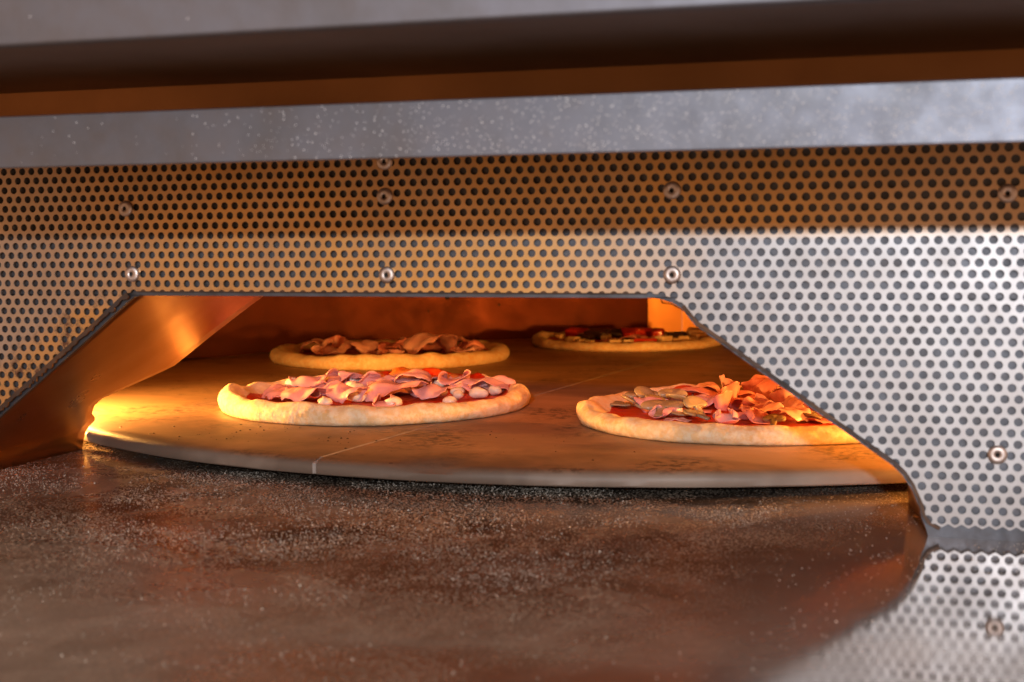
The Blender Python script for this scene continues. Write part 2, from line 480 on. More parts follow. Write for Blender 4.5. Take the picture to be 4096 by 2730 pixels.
ribbon('scorched_edge', [(-41.3, -362), (-41.3, 112)], 0.2, 3.4, M_edge, 1.0, .6, -1)

# screws with round pierced heads
def screw(x, y, z, r=7.3):
    V, F = [], []
    prof = [(r, 0), (r, -1.4), (r*.92, -2.4), (r*.62, -2.9), (r*.24, -3.0), (r*.20, -1.6), (0.01, -1.6)]
    n = 20
    for pr_, py in prof:
        for k in range(n):
            a = 2*math.pi*k/n; V.append((pr_*math.cos(a), py, pr_*math.sin(a)))
    for i in range(len(prof)-1):
        for k in range(n):
            F.append((i*n+k, i*n+(k+1) % n, (i+1)*n+(k+1) % n, (i+1)*n+k))
    fm = [0]*(n*4)+[1]*(n*2)
    o = mesh_obj('screw', V, F, None, panel, smooth=True, mats=[M_screw, M_dark], fm=fm)
    o.location = Vector(at((x, y, z)))*K
    return o
for x, z in [(-370.2, 33.6), (-365.3, -25.8), (-115.8, 40.6), (-114.9, -26.6), (-115.4, 70.2), (133.7, 41.4), (133.7, -26.5), (389.5, 34.7), (385.3, -163.8)]:
    screw(x, -0.1, z)
for x, y in [(-541, 110), (326, 88)]:
    o = screw(0, 0, 0, 6); o.name = 'screw'; o.rotation_euler = (R(-90), 0, 0); o.location = Vector(at((x, y, ZS-1.0)))*K
    o.scale = (1, .5, 1)

# hood: front lip, recessed face, soffit and the upper casing
def prism(name, prof, x0, x1, mat, bevel=0, seg=4):
    n = len(prof)
    V = [at((x0, y, z)) for y, z in prof]+[at((x1, y, z)) for y, z in prof]
    F = [tuple(range(n))[::-1], tuple(range(n, 2*n))]+[(i, (i+1) % n, n+(i+1) % n, n+i) for i in range(n)]
    o = mesh_obj(name, V, F, mat, oven)
    bm = bmesh.new(); bm.from_mesh(o.data); bmesh.ops.recalc_face_normals(bm, faces=bm.faces); bm.to_mesh(o.data); bm.free()
    if bevel:
        mod(o, 'BEVEL', width=bevel*K, segments=seg, limit_method='ANGLE')
        for p in o.data.polygons: p.use_smooth = True
        o.data.set_sharp_from_angle(angle=R(50))
    return o
hood_lip = prism('hood_lip', [(-270, 57.8), (-270, 94.6), (-267, 94.6), (-267, 57.8)], -760, 620, M_hood, .8, 2)
prism('hood_face', [(-150, 88), (-150, 124.8), (-140, 124.8), (-140, 88)], -800, 640, M_shade)
prism('soffit', [(-388, 125.2), (-388, 128), (12, 128), (12, 125.2)], -820, 640, M_under)
prism('upper_casing', [(-400, 124), (-400, 420), (12, 420), (12, 128.4), (-388, 128.4), (-388, 124)], -820, 640, M_hood, 5, 5)
# web that carries the hood lip
prism('hood_web', [(-267, 88), (-267, 90), (-150.5, 90), (-150.5, 88)], -760, 620, M_shade)

# water and flour flecks on the hood lip and casing: low domes that glint
def flecks(name, spots, parent, mat):
    V, F = [], []
    for x, y, z, r in spots:
        b = len(V); n = 6
        V.append((x, y-r*.55, z))
        for k in range(n):
            a = 2*math.pi*k/n; V.append((x+r*.7*math.cos(a), y-r*.40, z+r*.7*math.sin(a)))
        for k in range(n):
            a = 2*math.pi*k/n; V.append((x+r*math.cos(a), y, z+r*math.sin(a)))
        for k in range(n):
            j = (k+1) % n
            F.append((b, b+1+k, b+1+j)); F.append((b+1+k, b+1+n+k, b+1+n+j, b+1+j))
    o = mesh_obj(name, [at(v) for v in V], F, mat, parent, smooth=True)
    tag(o, kind='stuff'); return o
def mat_drop():
    a = NM('bright_fleck'); a.set(Base_Color=(0.93, 0.93, 0.95), Roughness=.2, Metallic=0.0); a.b.inputs['Coat Weight'].default_value = 1.0; return a.m
M_drop = mat_drop()
rs = random.Random(5)
sp_ = []
for i in range(1800):
    t = rs.random()**.55
    x = -150+560*t if rs.random() < .94 else rs.uniform(-420, 420)
    sp_.append((x, -270.0, rs.uniform(59, 93.5), rs.choice([.22, .26, .32, .42, .55])))
for i in range(60): sp_.append((rs.uniform(-450, 420), -400.0, rs.uniform(132, 190), rs.choice([.3, .5, .7])))
o = flecks('fleck', sp_, hood_lip, M_drop)

# landing shelf, in front of and under the mouth
shelf = obox('landing_shelf', -900, 760, -820, 330, ZS-6, ZS, M_shelf)
obox('chamber_floor', -1150, 1000, 330.2, 2100, ZS-8, ZS-.6, M_edge)

# side sheets that run back from the mouth
def sheet(name, rows, mat, n=14, thick=1.5):
    """rows: (z, x, yfront, yback, xback shift)"""
    V, F = [], []
    for z, x, yf, yb, dx in rows:
        for i in range(n+1):
            t = i/n; y = yf+(yb-yf)*t
            wob = .8*noise.noise(Vector((x*.01, y*.012, z*.01)))
            V.append(at((x+dx*t+wob*t, y, z+wob*t)))
    for r in range(len(rows)-1):
        for i in range(n):
            a = r*(n+1)+i; F.append((a, a+1, a+n+2, a+n+1))
    o = mesh_obj(name, V, F, mat, oven, smooth=True)
    mod(o, 'SOLIDIFY', thickness=thick*K, offset=0)
    return o
lrows = []
for z, yb in [(-38, 306), (-41.5, 304), (-46, 303), (-55, 302), (-80, 294), (-105, 288), (-125, 286), (-137, 285), (-143, 270), (-148.5, 254), (-157, 227), (-166, 199), (-174, 200), (-180, 209), (-186, 219), (-192, 236), (-197, 245), (-204, 246), (-210, 246), (-220, 245), (-232.5, 244)]:
    if z > -188: x = -363+(z+40)*1.34
    else:
        x = {-192: -566.5, -197: -573, -204: -581, -210: -585.5, -220: -588.5, -232.5: -590}[z]
    lrows.append((z, x-1.0, 10.2, yb, 0))
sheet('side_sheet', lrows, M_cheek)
rrows = []
for z, x, dx in [(-43, 124, 0), (-52, 141, 0), (-64, 153.5, 0), (-100, 205, 0), (-136, 257, 0), (-172, 309, -2), (-180, 316, -6), (-190, 322, -12), (-205, 329, -17), (-218, 333, -20), (-232.5, 336, -22)]:
    yb = 285 if z > -140 else 200 if z > -185 else 150
    rrows.append((z, x+1.5, 10.2, yb, dx))
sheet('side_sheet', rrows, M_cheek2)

# chamber: upright wall plates of an eight sided drum
CX, CY = -98.0, 940.0
DR = 848.0
verts8 = [(-295, 1892), (-1130, 1360), (-1140, 900), (-960, 300), (-640, 60), (-600, 14)]
def wall(name, a, b, mat, z0=-232.5, z1=62, sub=1, parent=None):
    dx, dy = b[0]-a[0], b[1]-a[1]; L = math.hypot(dx, dy); nx, ny = -dy/L*3, dx/L*3
    V = [(a[0], a[1], z0), (b[0], b[1], z0), (b[0], b[1], z1), (a[0], a[1], z1)]
    V += [(x+nx, y+ny, z) for x, y, z in V]
    F = [(0, 1, 2, 3), (7, 6, 5, 4), (0, 4, 5, 1), (1, 5, 6, 2), (2, 6, 7, 3), (3, 7, 4, 0)]
    return omesh(name, V, F, mat)
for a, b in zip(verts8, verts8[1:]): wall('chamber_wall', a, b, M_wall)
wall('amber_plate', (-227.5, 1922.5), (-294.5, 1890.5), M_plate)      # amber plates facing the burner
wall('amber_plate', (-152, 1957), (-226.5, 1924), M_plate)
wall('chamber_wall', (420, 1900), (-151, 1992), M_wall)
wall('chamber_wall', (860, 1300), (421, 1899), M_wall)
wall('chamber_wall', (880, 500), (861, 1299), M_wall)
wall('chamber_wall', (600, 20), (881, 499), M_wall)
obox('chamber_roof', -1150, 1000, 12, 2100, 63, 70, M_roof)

# ------------------------------------------------------------------ turning stone
turn = mesh_obj('turning_plate', *(lambda n: ([at((CX+560*math.cos(2*math.pi*k/n), CY+560*math.sin(2*math.pi*k/n), z)) for z in (ZS+.5, ZB-.2) for k in range(n)],
        [tuple(range(n))[::-1], tuple(range(n, 2*n))]+[(k, (k+1) % n, n+(k+1) % n, n+k) for k in range(n)]))(48), M_edge, oven)
SA, SB = R(260.6), R(89.3)            # where the joint meets the rim, front and back
rim_pt = lambda a, r: Vector((CX+r*math.cos(a), CY+r*math.sin(a)))
MID = (rim_pt(SA, DR)+rim_pt(SB, DR))/2
jd = (rim_pt(SB, DR)-rim_pt(SA, DR)); JL = jd.length; jd.normalize(); jn = Vector((-jd.y, jd.x))
def slab(a0, a1, side):
    """part of the disc with eased rim on one side of the joint"""
    n = 170
    prof = [(DR-1.5, ZB), (DR, ZB+1.5), (DR, ZT-7.5), (DR-1.6, ZT-4), (DR-4.5, ZT-1.7), (DR-9, ZT-.5), (DR-15, ZT), (DR-60, ZT), (DR*.6, ZT), (DR*.25, ZT), (3, ZT)]
    V, F = [], []
    off = jn*side*1.3
    for i in range(n+1):
        a = a0+(a1-a0)*i/n
        for j, (r, z) in enumerate(prof):
            e = 0
            if 1 <= j <= 5:
                e = 1.0*noise.noise(Vector((math.cos(a)*26, math.sin(a)*26, z*.12)))+.5*noise.noise(Vector((math.cos(a)*90, math.sin(a)*90, z*.2)))
                ang = (math.degrees(a) % 360)-268.4
                if abs(ang) < 2.4 and j >= 3: e -= (4.2+2.6*noise.noise(Vector((ang*2, j*.7, 9))))*(1-(ang/2.4)**2)
            if r >= DR-15: p = rim_pt(a, r+e)
            else: p = MID+(rim_pt(a, DR-15)-MID)*(r/(DR-15))
            p = p+off
            V.append(at((p.x, p.y, z+min(0, e)*.5)))
    m = len(prof)
    for i in range(n):
        for j in range(m-1):
            a = i*m+j; F.append((a, a+m, a+m+1, a+1))
    for i in (0, n):
        F.append(tuple(i*m+j for j in range(m)))
    o = mesh_obj('stone_slab', V, F, M_stone, turn, smooth=True)
    o.data.set_sharp_from_angle(angle=R(50))
    return o
slab(SA, SB+2*math.pi, -1)
slab(SB, SA, 1)
# filled joint
V, F = [], []
nj = 120
for i in range(nj+1):
    s = -JL/2-.2+(JL+.4)*i/nj
    ww = 1.9+.9*noise.noise(Vector((s*.05, 1, 1)))
    for sg in (-1, 1):
        for z in (ZB+1, ZT+.12-(4 if i in (0, nj) else 0)):
            V.append(at((MID.x+jd.x*s+jn.x*ww*sg, MID.y+jd.y*s+jn.y*ww*sg, z)))
for i in range(nj):
    a = 4*i; b = a+4
    F += [(a+1, a+3, b+3, b+1), (a, a+1, b+1, b), (a+3, a+2, b+2, b+3)]
F += [(0, 2, 3, 1), (4*nj, 4*nj+1, 4*nj+3, 4*nj+2)]
mesh_obj('joint', V, F, M_seam, turn)

# printed badge on the amber plate: a dark zigzag border round letters
pa, pb = Vector((-294.5, 1889)), Vector((-120, 1974.5))
pd = (pb-pa).normalized(); pn = Vector((pd.y, -pd.x))
def on_plate(u, v, off=4.6): p = pa+pd*u+pn*off; return at((p.x, p.y, v))
def strokes(name, lines, wdt, mat, par=None):
    V, F = [], []
    for ln in lines:
        for (u0, v0), (u1, v1) in zip(ln, ln[1:]):
            L = math.hypot(u1-u0, v1-v0); nx, nz = -(v1-v0)/L*wdt/2, (u1-u0)/L*wdt/2
            ex, ez = (u1-u0)/L*wdt*.3, (v1-v0)/L*wdt*.3
            b = len(V)
            for (u, v) in ((u0-ex+nx, v0-ez+nz), (u1+ex+nx, v1+ez+nz), (u1+ex-nx, v1+ez-nz), (u0-ex-nx, v0-ez-nz)):
                V.append(on_plate(u, v)); 
            for (u, v) in ((u0-ex+nx, v0-ez+nz), (u1+ex+nx, v1+ez+nz), (u1+ex-nx, v1+ez-nz), (u0-ex-nx, v0-ez-nz)):
                V.append(on_plate(u, v, 1.5))
            F += [(b, b+1, b+2, b+3), (b, b+4, b+5, b+1), (b+1, b+5, b+6, b+2), (b+2, b+6, b+7, b+3), (b+3, b+7, b+4, b)]
    return mesh_obj(name, V, F, mat, par or oven)
strokes('badge', [
    [(2, -108), (11, -125), (29, -131), (31, -143), (54, -145.5), (78, -159), (100, -146), (104, -118)],
    [(20, -112), (38, -124), (40, -136), (58, -138), (78, -150), (92, -141)],
    [(48, -131), (47, -118), (58, -116)], [(47, -124), (56, -123)],
    [(84, -128), (72, -128), (66, -134), (70, -141), (80, -142), (84, -136), (78, -135)]], 2.6, M_ink)

# dark scorch splashes on the back wall (thin baked-on drops)
wa, wb = Vector((-295, 1892)), Vector((-1130, 1360))
wd = (wb-wa).normalized(); wn = Vector((-wd.y, wd.x))
V, F = [], []
for (t, z, r) in [(210, -62, 6), (300, -58, 4), (255, -70, 7), (262, -60, 5), (420, -120, 5), (440, -121, 7), (520, -98, 3), (600, -78, 5), (350, -105, 3), (180, -110, 3), (330, -140, 4), (480, -150, 3)]:
    b = len(V); c = wa+wd*t+wn*4.2
    V.append(at((c.x, c.y, z)))
    for k in range(9):
        a = 2*math.pi*k/9; rr = r*(.7+.6*abs(noise.noise(Vector((t, k*.9, z)))))
        q = wa+wd*(t+rr*math.cos(a)); V.append(at((q.x+wn.x*3.2, q.y+wn.y*3.2, z+rr*math.sin(a))))
    for k in range(9): F.append((b, b+1+k, b+1+(k+1) % 9))
tag(mesh_obj('scorch_mark', V, F, M_ink, oven), kind='stuff')

# ------------------------------------------------------------------ flour grains on the shelf
rs = random.Random(21)
V, F = [], []
cnt = 0
while cnt < 18000:
    x = rs.uniform(-620, 420); y = rs.uniform(-470, 150)
    d = noise.fractal(Vector((x*.008, y*.010, 2.2)), 1, 2, 4)
    fall = max(0, min(1, (y+520)/480))
    if rs.random() > (.22+1.5*d)*fall+.06: continue
    if x > 190+.35*y and rs.random() < .85: continue
    r = rs.choice([.25, .33, .43, .6])*(1.0 if rs.random() < .97 else 1.8)
    b = len(V); a0 = rs.random()*6.28
    for k in range(3): V.append((x+r*math.cos(a0+2.09*k), y+r*math.sin(a0+2.09*k), ZS))
    V.append((x+rs.uniform(-.3, .3)*r, y, ZS+r*rs.uniform(.5, 1.1)))
    F += [(b, b+1, b+3), (b+1, b+2, b+3), (b+2, b, b+3)]
    cnt += 1
flour = mesh_obj('flour', V, F, M_flour)
tag(flour, 'fine pale flour scattered in drifts over the steel landing shelf', 'flour', kind='stuff')

# ------------------------------------------------------------------ pizzas
def nz(*a): return noise.noise(Vector(a))

class Pizza:
    def __init__(s, name, label, cx, cy, rad, rimh, seed, rimw=36, lump=1.0, sauce_reach=None, dents=()):
        s.root = empty(name, (cx, cy, ZT)); s.rad = rad; s.seed = seed; s.h = rimh; s.w = rimw; s.l = lump; s.dents = dents
        tag(s.root, label, 'pizza', 'pizzas baking on the turning stone')
        s.sr = sauce_reach or (lambda th: 0)
        s.count = 0
        s.crust(); s.sauce()
    def RR(s, th):
        c, q = math.cos(th), math.sin(th)
        return s.rad*(1+.030*nz(c*1.3, q*1.3, s.seed)+.016*nz(c*4, q*4, s.seed+3))
    def HH(s, th):
        c, q = math.cos(th), math.sin(th)
        h = s.h*(1+.16*s.l*nz(c*2.2, q*2.2, s.seed+7)+.15*s.l*nz(c*6, q*6, s.seed+9))
        for (t0, wdt, amt) in s.dents:
            d = (math.degrees(th)-t0+180) % 360-180
            h *= 1+amt*math.exp(-(d/wdt)**2)
        return h
    def prof(s, th):
        P = s.prof0(th); out = []
        for k in range(len(P)-1):
            p0, p1, p2, p3 = P[max(0, k-1)], P[k], P[k+1], P[min(len(P)-1, k+2)]
            for t in (0, .5):
                out.append(tuple(.5*((2*p1[d])+(-p0[d]+p2[d])*t+(2*p0[d]-5*p1[d]+4*p2[d]-p3[d])*t*t+(-p0[d]+3*p1[d]-3*p2[d]+p3[d])*t*t*t) for d in (0, 1)))
        return out+[P[-1]]
    def prof0(s, th):
        R0, h, w_ = s.RR(th), s.HH(th), s.w*(1+.18*nz(math.cos(th)*3, math.sin(th)*3, s.seed+15))
        return [(R0-9, 0), (R0-3.5, 1.2), (R0-.3, h*.28), (R0+.4, h*.52), (R0-2, h*.76), (R0-7, h*.93), (R0-13, h), (R0-w_*.62, h*.9), (R0-w_*.82, h*.66), (R0-w_, h*.42), (R0-w_-9, h*.33), (R0-w_-35, h*.30), (R0*.5, h*.30), (R0*.2, h*.3)]
    def top(s, r, th):
        P = s.prof(th)[12:]
        P = [(P[0][0]+30, 0)]+P if False else P
        if r >= P[0][0]: return P[0][1]
        for (r0, z0), (r1, z1) in zip(P, P[1:]):
            if r >= r1: return z1+(z0-z1)*(r-r1)/(r0-r1)
        return P[-1][1]
    def crust(s):
        n = 260; V, F = [], []; m = 27
        for i in range(n):
            th = 2*math.pi*i/n; c, q = math.cos(th), math.sin(th)
            for j, (r, z) in enumerate(s.prof(th)):
                e = 0
                if 2 <= j <= 19: e = 1.9*s.l*nz(c*r*.045, q*r*.045, z*.09+s.seed)+1.1*nz(c*r*.13, q*r*.13, z*.16+s.seed)
                V.append(((r+e*.8)*c, (r+e*.8)*q, max(0, z+(e*.8 if z > 3 else 0))))
        for i in range(n):
            k = (i+1) % n
            for j in range(m-1):
                F.append((i*m+j, k*m+j, k*m+j+1, i*m+j+1))
        V += [(0, 0, s.top(0, 0)), (0, 0, 0)]
        for i in range(n):
            k = (i+1) % n
            F += [(i*m+m-1, k*m+m-1, n*m), (k*m, i*m, n*m+1)]
        mesh_obj('crust', V, F, M_dough, s.root, smooth=True)
    def sauce(s):
        n = 170; V, F = [], []; rings = 34
        V.append((0, 0, s.top(0, 0)+2))
        for i in range(n):
            th = 2*math.pi*i/n; c, q = math.cos(th), math.sin(th)
            rs_ = s.RR(th)-s.w+2+5*nz(c*4, q*4, s.seed+31)+s.sr(th)+2.5*nz(c*14, q*14, s.seed+2)
            for j in range(1, rings+1):
                r = rs_*j/rings
                z = s.top(r, th)+1.8+1.3*nz(c*r*.07, q*r*.07, s.seed+50)+.8*nz(c*r*.2, q*r*.2, s.seed+60)
                if j == rings: z -= 2.6
                V.append((r*c, r*q, z))
        for i in range(n):
            k = (i+1) % n
            F.append((0, 1+i*rings, 1+k*rings))
            for j in range(rings-1):
                a = 1+i*rings+j; b = 1+k*rings+j
                F.append((a, a+1, b+1, b))
        o = mesh_obj('tomato_sauce', V, F, M_sauce, s.root, smooth=True)
    def place(s, x, y, lim=None):
        lim = lim or s.rad-s.w-4
        r = math.hypot(x, y)
        if r > lim: x, y = x*lim/r, y*lim/r
        return x, y, s.top(math.hypot(x, y), math.atan2(y, x))+1.5
    def leaf(s, name, x, y, w, mat, style, rnd, lift=0, aspect=.8, rot=None, thick=1.5, amp=1.0):
        """one torn slice, folded or arched or rolled to a petal"""
        x, y, z = s.place(x, y)
        n = 16; V, F = [], []
        sd = rnd.uniform(0, 99); rot = rnd.uniform(0, 6.28) if rot is None else rot
        half = w*.62
        curl = rnd.uniform(1.0, 2.0)
        for i in range(n+1):
            for j in range(n+1):
                u, v = 2*i/n-1, 2*j/n-1
                # square to disc
                du, dv = u*math.sqrt(1-v*v/2), v*math.sqrt(1-u*u/2)
                t = math.atan2(dv, du); rr = 1+.16*nz(math.cos(t)*1.6, math.sin(t)*1.6, sd)+.10*nz(math.cos(t)*5, math.sin(t)*5, sd+5)
                du *= rr; dv *= rr*aspect
                if style == 'flat':
                    px, py = du*half, dv*half
                    pz = half*.16*amp*(nz(du*1.4+sd, dv*1.4, 1)+.6*nz(du*3.2+sd, dv*3.2, 4))+half*.10*(1-u*u)
                elif style == 'fold':
                    # S-shaped fold across u
                    ph = du*2.6+.5*nz(du+sd, dv*1.3, 2)
                    px = half*(.62*du+.30*math.sin(ph*1.9)); py = half*dv
                    pz = half*.30*amp*(1-math.cos(ph*1.5))*.6+half*.20*nz(du*1.7+sd, dv*2.2, 7)+half*.10*math.sin(dv*4+sd)
                elif style == 'arch':
                    a = du*curl
                    px = half/curl*math.sin(a)*1.1; py = half*dv
                    pz = half/curl*(math.cos(a)-math.cos(curl))*.85*amp+half*.14*nz(du*2+sd, dv*2.4, 3)+half*.05*math.sin(dv*7+sd)
                else:  # petal: stands up, rolled into an open cone, ruffled at the top
                    a = du*1.45+.25*nz(sd, dv*2, 2)
                    hgt = (dv/aspect+1)*.5
                    rad_ = half*(.28+.42*hgt)*(1+.16*math.sin(a*5+sd)*hgt)
                    px = rad_*math.sin(a); py = -rad_*math.cos(a)*.75+half*.15*hgt
                    pz = half*1.35*hgt*amp*(1-.18*abs(du))+half*.08*nz(a*3+sd, hgt*2, 1)
                ed = max(0, du*du+dv*dv/(aspect*aspect)-.45)
                pz += half*.16*ed*nz(du*6+sd, dv*6, 8); px += half*.10*ed*nz(du*7, dv*7+sd, 5)
                V.append([px, py, pz])
        for i in range(n):
            for j in range(n):
                a = i*(n+1)+j; F.append((a, a+n+1, a+n+2, a+1))
        zmin = min(v[2] for v in V)
        c, q = math.cos(rot), math.sin(rot)
        V = [(v[0]*c-v[1]*q, v[0]*q+v[1]*c, v[2]-zmin) for v in V]
        o = mesh_obj(name, V, F, mat, s.root, smooth=True, loc=(x, y, z+lift-.6))
        mod(o, 'SOLIDIFY', thickness=thick*K, offset=1)
        mod(o, 'SUBSURF', levels=1, render_levels=1)
        return o
    def ball(s, name, x, y, w, mat, rnd, flat=.72, lift=0, jag=.08):
        x, y, z = s.place(x, y)
        V, F = [], []; nu, nv = 16, 10; sd = rnd.uniform(0, 50); rot = rnd.uniform(0, 6.28)
        el = rnd.uniform(1.0, 1.25)
        for j in range(nv+1):
            ph = math.pi*j/nv
            for i in range(nu):
                t = 2*math.pi*i/nu
                d = Vector((math.sin(ph)*math.cos(t), math.sin(ph)*math.sin(t), math.cos(ph)))
                r = w*.5*(1+jag*noise.noise(d*1.6+Vector((sd, 0, 0))))
                X, Y, Z = d.x*r*el, d.y*r/el, d.z*r*flat
                V.append((X*math.cos(rot)-Y*math.sin(rot), X*math.sin(rot)+Y*math.cos(rot), Z+w*.30))
        for j in range(nv):
            for i in range(nu):
                k = (i+1) % nu
                F.append((j*nu+i, (j+1)*nu+i, (j+1)*nu+k, j*nu+k))
        return mesh_obj(name, V, F, mat, s.root, smooth=True, loc=(x, y, z+lift-.5))
    def chunk(s, name, x, y, w, mat, rnd, lift=0, sz=(1, .6, .5)):
        x, y, z = s.place(x, y)
        bm = bmesh.new(); bmesh.ops.create_cube(bm, size=1)
        bmesh.ops.subdivide_edges(bm, edges=bm.edges, cuts=3, use_grid_fill=True)
        sd = rnd.uniform(0, 50)
        for v in bm.verts:
            d = noise.noise_vector(v.co*2.0+Vector((sd, 0, 0)))*.16
            v.co = Vector((v.co.x*sz[0], v.co.y*sz[1], (v.co.z+.5)*sz[2]))*w*K+d*w*K*.6
        rot = Matrix.Rotation(rnd.uniform(0, 6.28), 3, 'Z') @ Matrix.Rotation(rnd.uniform(-.25, .25), 3, 'X')
        bmesh.ops.rotate(bm, verts=bm.verts, cent=(0, 0, 0), matrix=rot)
        me = bpy.data.meshes.new(name); bm.to_mesh(me); bm.free()
        for p in me.polygons: p.use_smooth = True
        me.materials.append(mat)
        o = bpy.data.objects.new(name, me); COL.objects.link(o); o.parent = s.root
        o.location = Vector((x, y, z+lift-.5))*K
        mod(o, 'SUBSURF', levels=1, render_levels=1)
        return o
    def mushroom(s, x, y, w, rnd, lift=0, rot=None, tilt=0.0):
        """a lengthwise slice: domed cap, gills notch and stalk"""
        x, y, z = s.place(x, y)
        out = []
        for k in range(13):
            a = math.pi*k/12; out.append((math.cos(a)*.5, .08+.42*math.sin(a)))
        out += [(-.46, -.02), (-.30, -.06), (-.13, .02), (-.12, -.30), (-.14, -.42), (.12, -.44), (.12, -.28), (.13, .02), (.30, -.06), (.46, -.02)]
        rot = rnd.uniform(0, 6.28) if rot is None else rot
        n = len(out); V, F = [], []
        sd = rnd.uniform(0, 9)
        Mx = Matrix.Rotation(rot, 3, 'Z') @ Matrix.Rotation(tilt, 3, 'X')
        rings = [1, .93, .6, .25]
        for side, zz in ((0, 2.6), (1, 0)):
            for f in rings:
                for (a, b) in out:
                    bend = 2.2*nz(a*2+sd, b*2, 1)+w*.18*(a*a)
                    v = Mx @ Vector((a*w*f, b*w*f, zz*(1 if f < 1 else .7)+bend+(.6 if side and f == 1 else 0)))
                    V.append((v.x, v.y, v.z))
        R_ = len(rings)
        for sd_ in (0, 1):
            for r in range(R_-1):
                for i in range(n):
                    k = (i+1) % n; a = (sd_*R_+r)*n
                    F.append((a+i, a+k, a+n+k, a+n+i) if sd_ == 0 else (a+i, a+n+i, a+n+k, a+k))
            a = (sd_*R_+R_-1)*n
            F.append(tuple(range(a, a+n)) if sd_ == 0 else tuple(range(a, a+n))[::-1])
        for i in range(n):
            k = (i+1) % n; F.append((i, R_*n+i, R_*n+k, k))
        zmin = min(v[2] for v in V)
        V = [(a, b, c-zmin) for a, b, c in V]
        o = mesh_obj('mushroom_slice', V, F, M_mush, s.root, smooth=True, loc=(x, y, z+lift))
        return o

rnd = random.Random(4)
# front left: ham and mozzarella
def reach_fl(th):
    d = math.degrees(th) % 360
    return 26*math.exp(-((d-78)/26)**2)+20*math.exp(-((d-112)/9)**2)+14*math.exp(-((d-35)/12)**2)
A = Pizza('pizza', 'front left pizza with pale thick crust, white mozzarella balls and pink ham', -345.4, 514.7, 193.5, 23.5, 3.3, 31, .85, reach_fl,
          dents=[(200, 14, .18), (250, 30, .05), (88, 8, .25), (104, 7, .2), (60, 10, .2), (330, 20, -.15)])
for x, y, q in [(-95, -33, 46), (-63, -62, 44), (-57, -18, 46), (-120, 70, 40), (-128, 125, 34), (-100, 130, 46), (26, -4, 62), (-43, 96, 52), (6, 107, 44), (-5, 137, 52), (-33, 150, 50),
                (53, 130, 50), (84, 97, 40), (80, 150, 46), (61, 21, 40), (-70, 150, 44), (41, -72, 34), (-10, -60, 40), (10, 50, 48), (-30, 40, 36), (118, 80, 44), (130, 110, 40)]:
    A.leaf('ham_slice', x*1.06, y*1.06, q*1.28, rnd.choice([M_ham, M_ham, M_ham3]), rnd.choice(['flat', 'fold', 'arch', 'flat']), rnd, lift=rnd.uniform(0, 5), amp=.72, thick=1.1)
for x, y, q in [(-164, 70, 22), (-109, 106, 18), (-90, 135, 15), (-82, 62, 15), (-46, 40, 20), (-44, 5, 15), (-3, -50, 18), (58, -85, 18), (-31, 150, 15), (76, 36, 17), (99, 10, 17), (118, 30, 20), (130, 60, 18),
                (103, 128, 20), (60, 150, 19), (37, 148, 16), (128, 96, 17), (104, -36, 15), (-22, -92, 18), (90, 60, 17), (-60, 84, 17)]:
    A.ball('mozzarella_ball', x*1.04+rnd.uniform(-6, 6), y+rnd.uniform(-8, 8), q*rnd.uniform(.95, 1.25), M_mozz, rnd, .62, lift=1.8, jag=.25)
A.leaf('ham_slice', -126, 150, 24, M_ham, 'petal', rnd, rot=.3, amp=.7)

for th_, r_, w_ in [(48, 164, 22), (58, 168, 26), (66, 166, 18), (76, 170, 30), (88, 168, 24), (100, 170, 34), (112, 166, 22), (121, 168, 20), (36, 166, 20)]:
    c_, q_ = math.cos(R(th_)), math.sin(R(th_))
    b_ = A.ball('sauce_smear', c_*r_, q_*r_, w_, M_smear, rnd, .42, lift=0, jag=.5)
    b_.location = Vector((c_*r_, q_*r_, A.top(r_, R(th_))-w_*.22))*K
# front right: mushrooms and upright curls of ham
def reach_fr(th):
    d = math.degrees(th) % 360
    return 18*math.exp(-((d-128)/9)**2)+8*math.exp(-((d-255)/20)**2)
B = Pizza('pizza', 'front right pizza with mushroom slices and tall curled pink ham, partly behind the perforated panel', 135, 491.7, 207.5, 19.5, 8.1, 36, .9, reach_fr,
          dents=[(128, 8, .2), (100, 10, -.1), (190, 16, .08), (265, 25, .06)])
for x, y, q, rt in [(-150, 75, 44, .4), (-160, 20, 40, 2.2), (-100, -55, 50, .1), (-112, 5, 44, 1.7), (-120, 120, 30, 1.0), (-54, -88, 34, 1.4), (-63, 150, 52, .2), (72, -60, 40, 1.9), (31, -100, 26, 0), (-81, 130, 30, 2.5), (-75, -55, 40, 2.9), (90, -20, 34, .7)]:
    B.mushroom(x, y, q*.98, rnd, lift=rnd.uniform(0, 3), rot=rt, tilt=rnd.uniform(.05, .35))
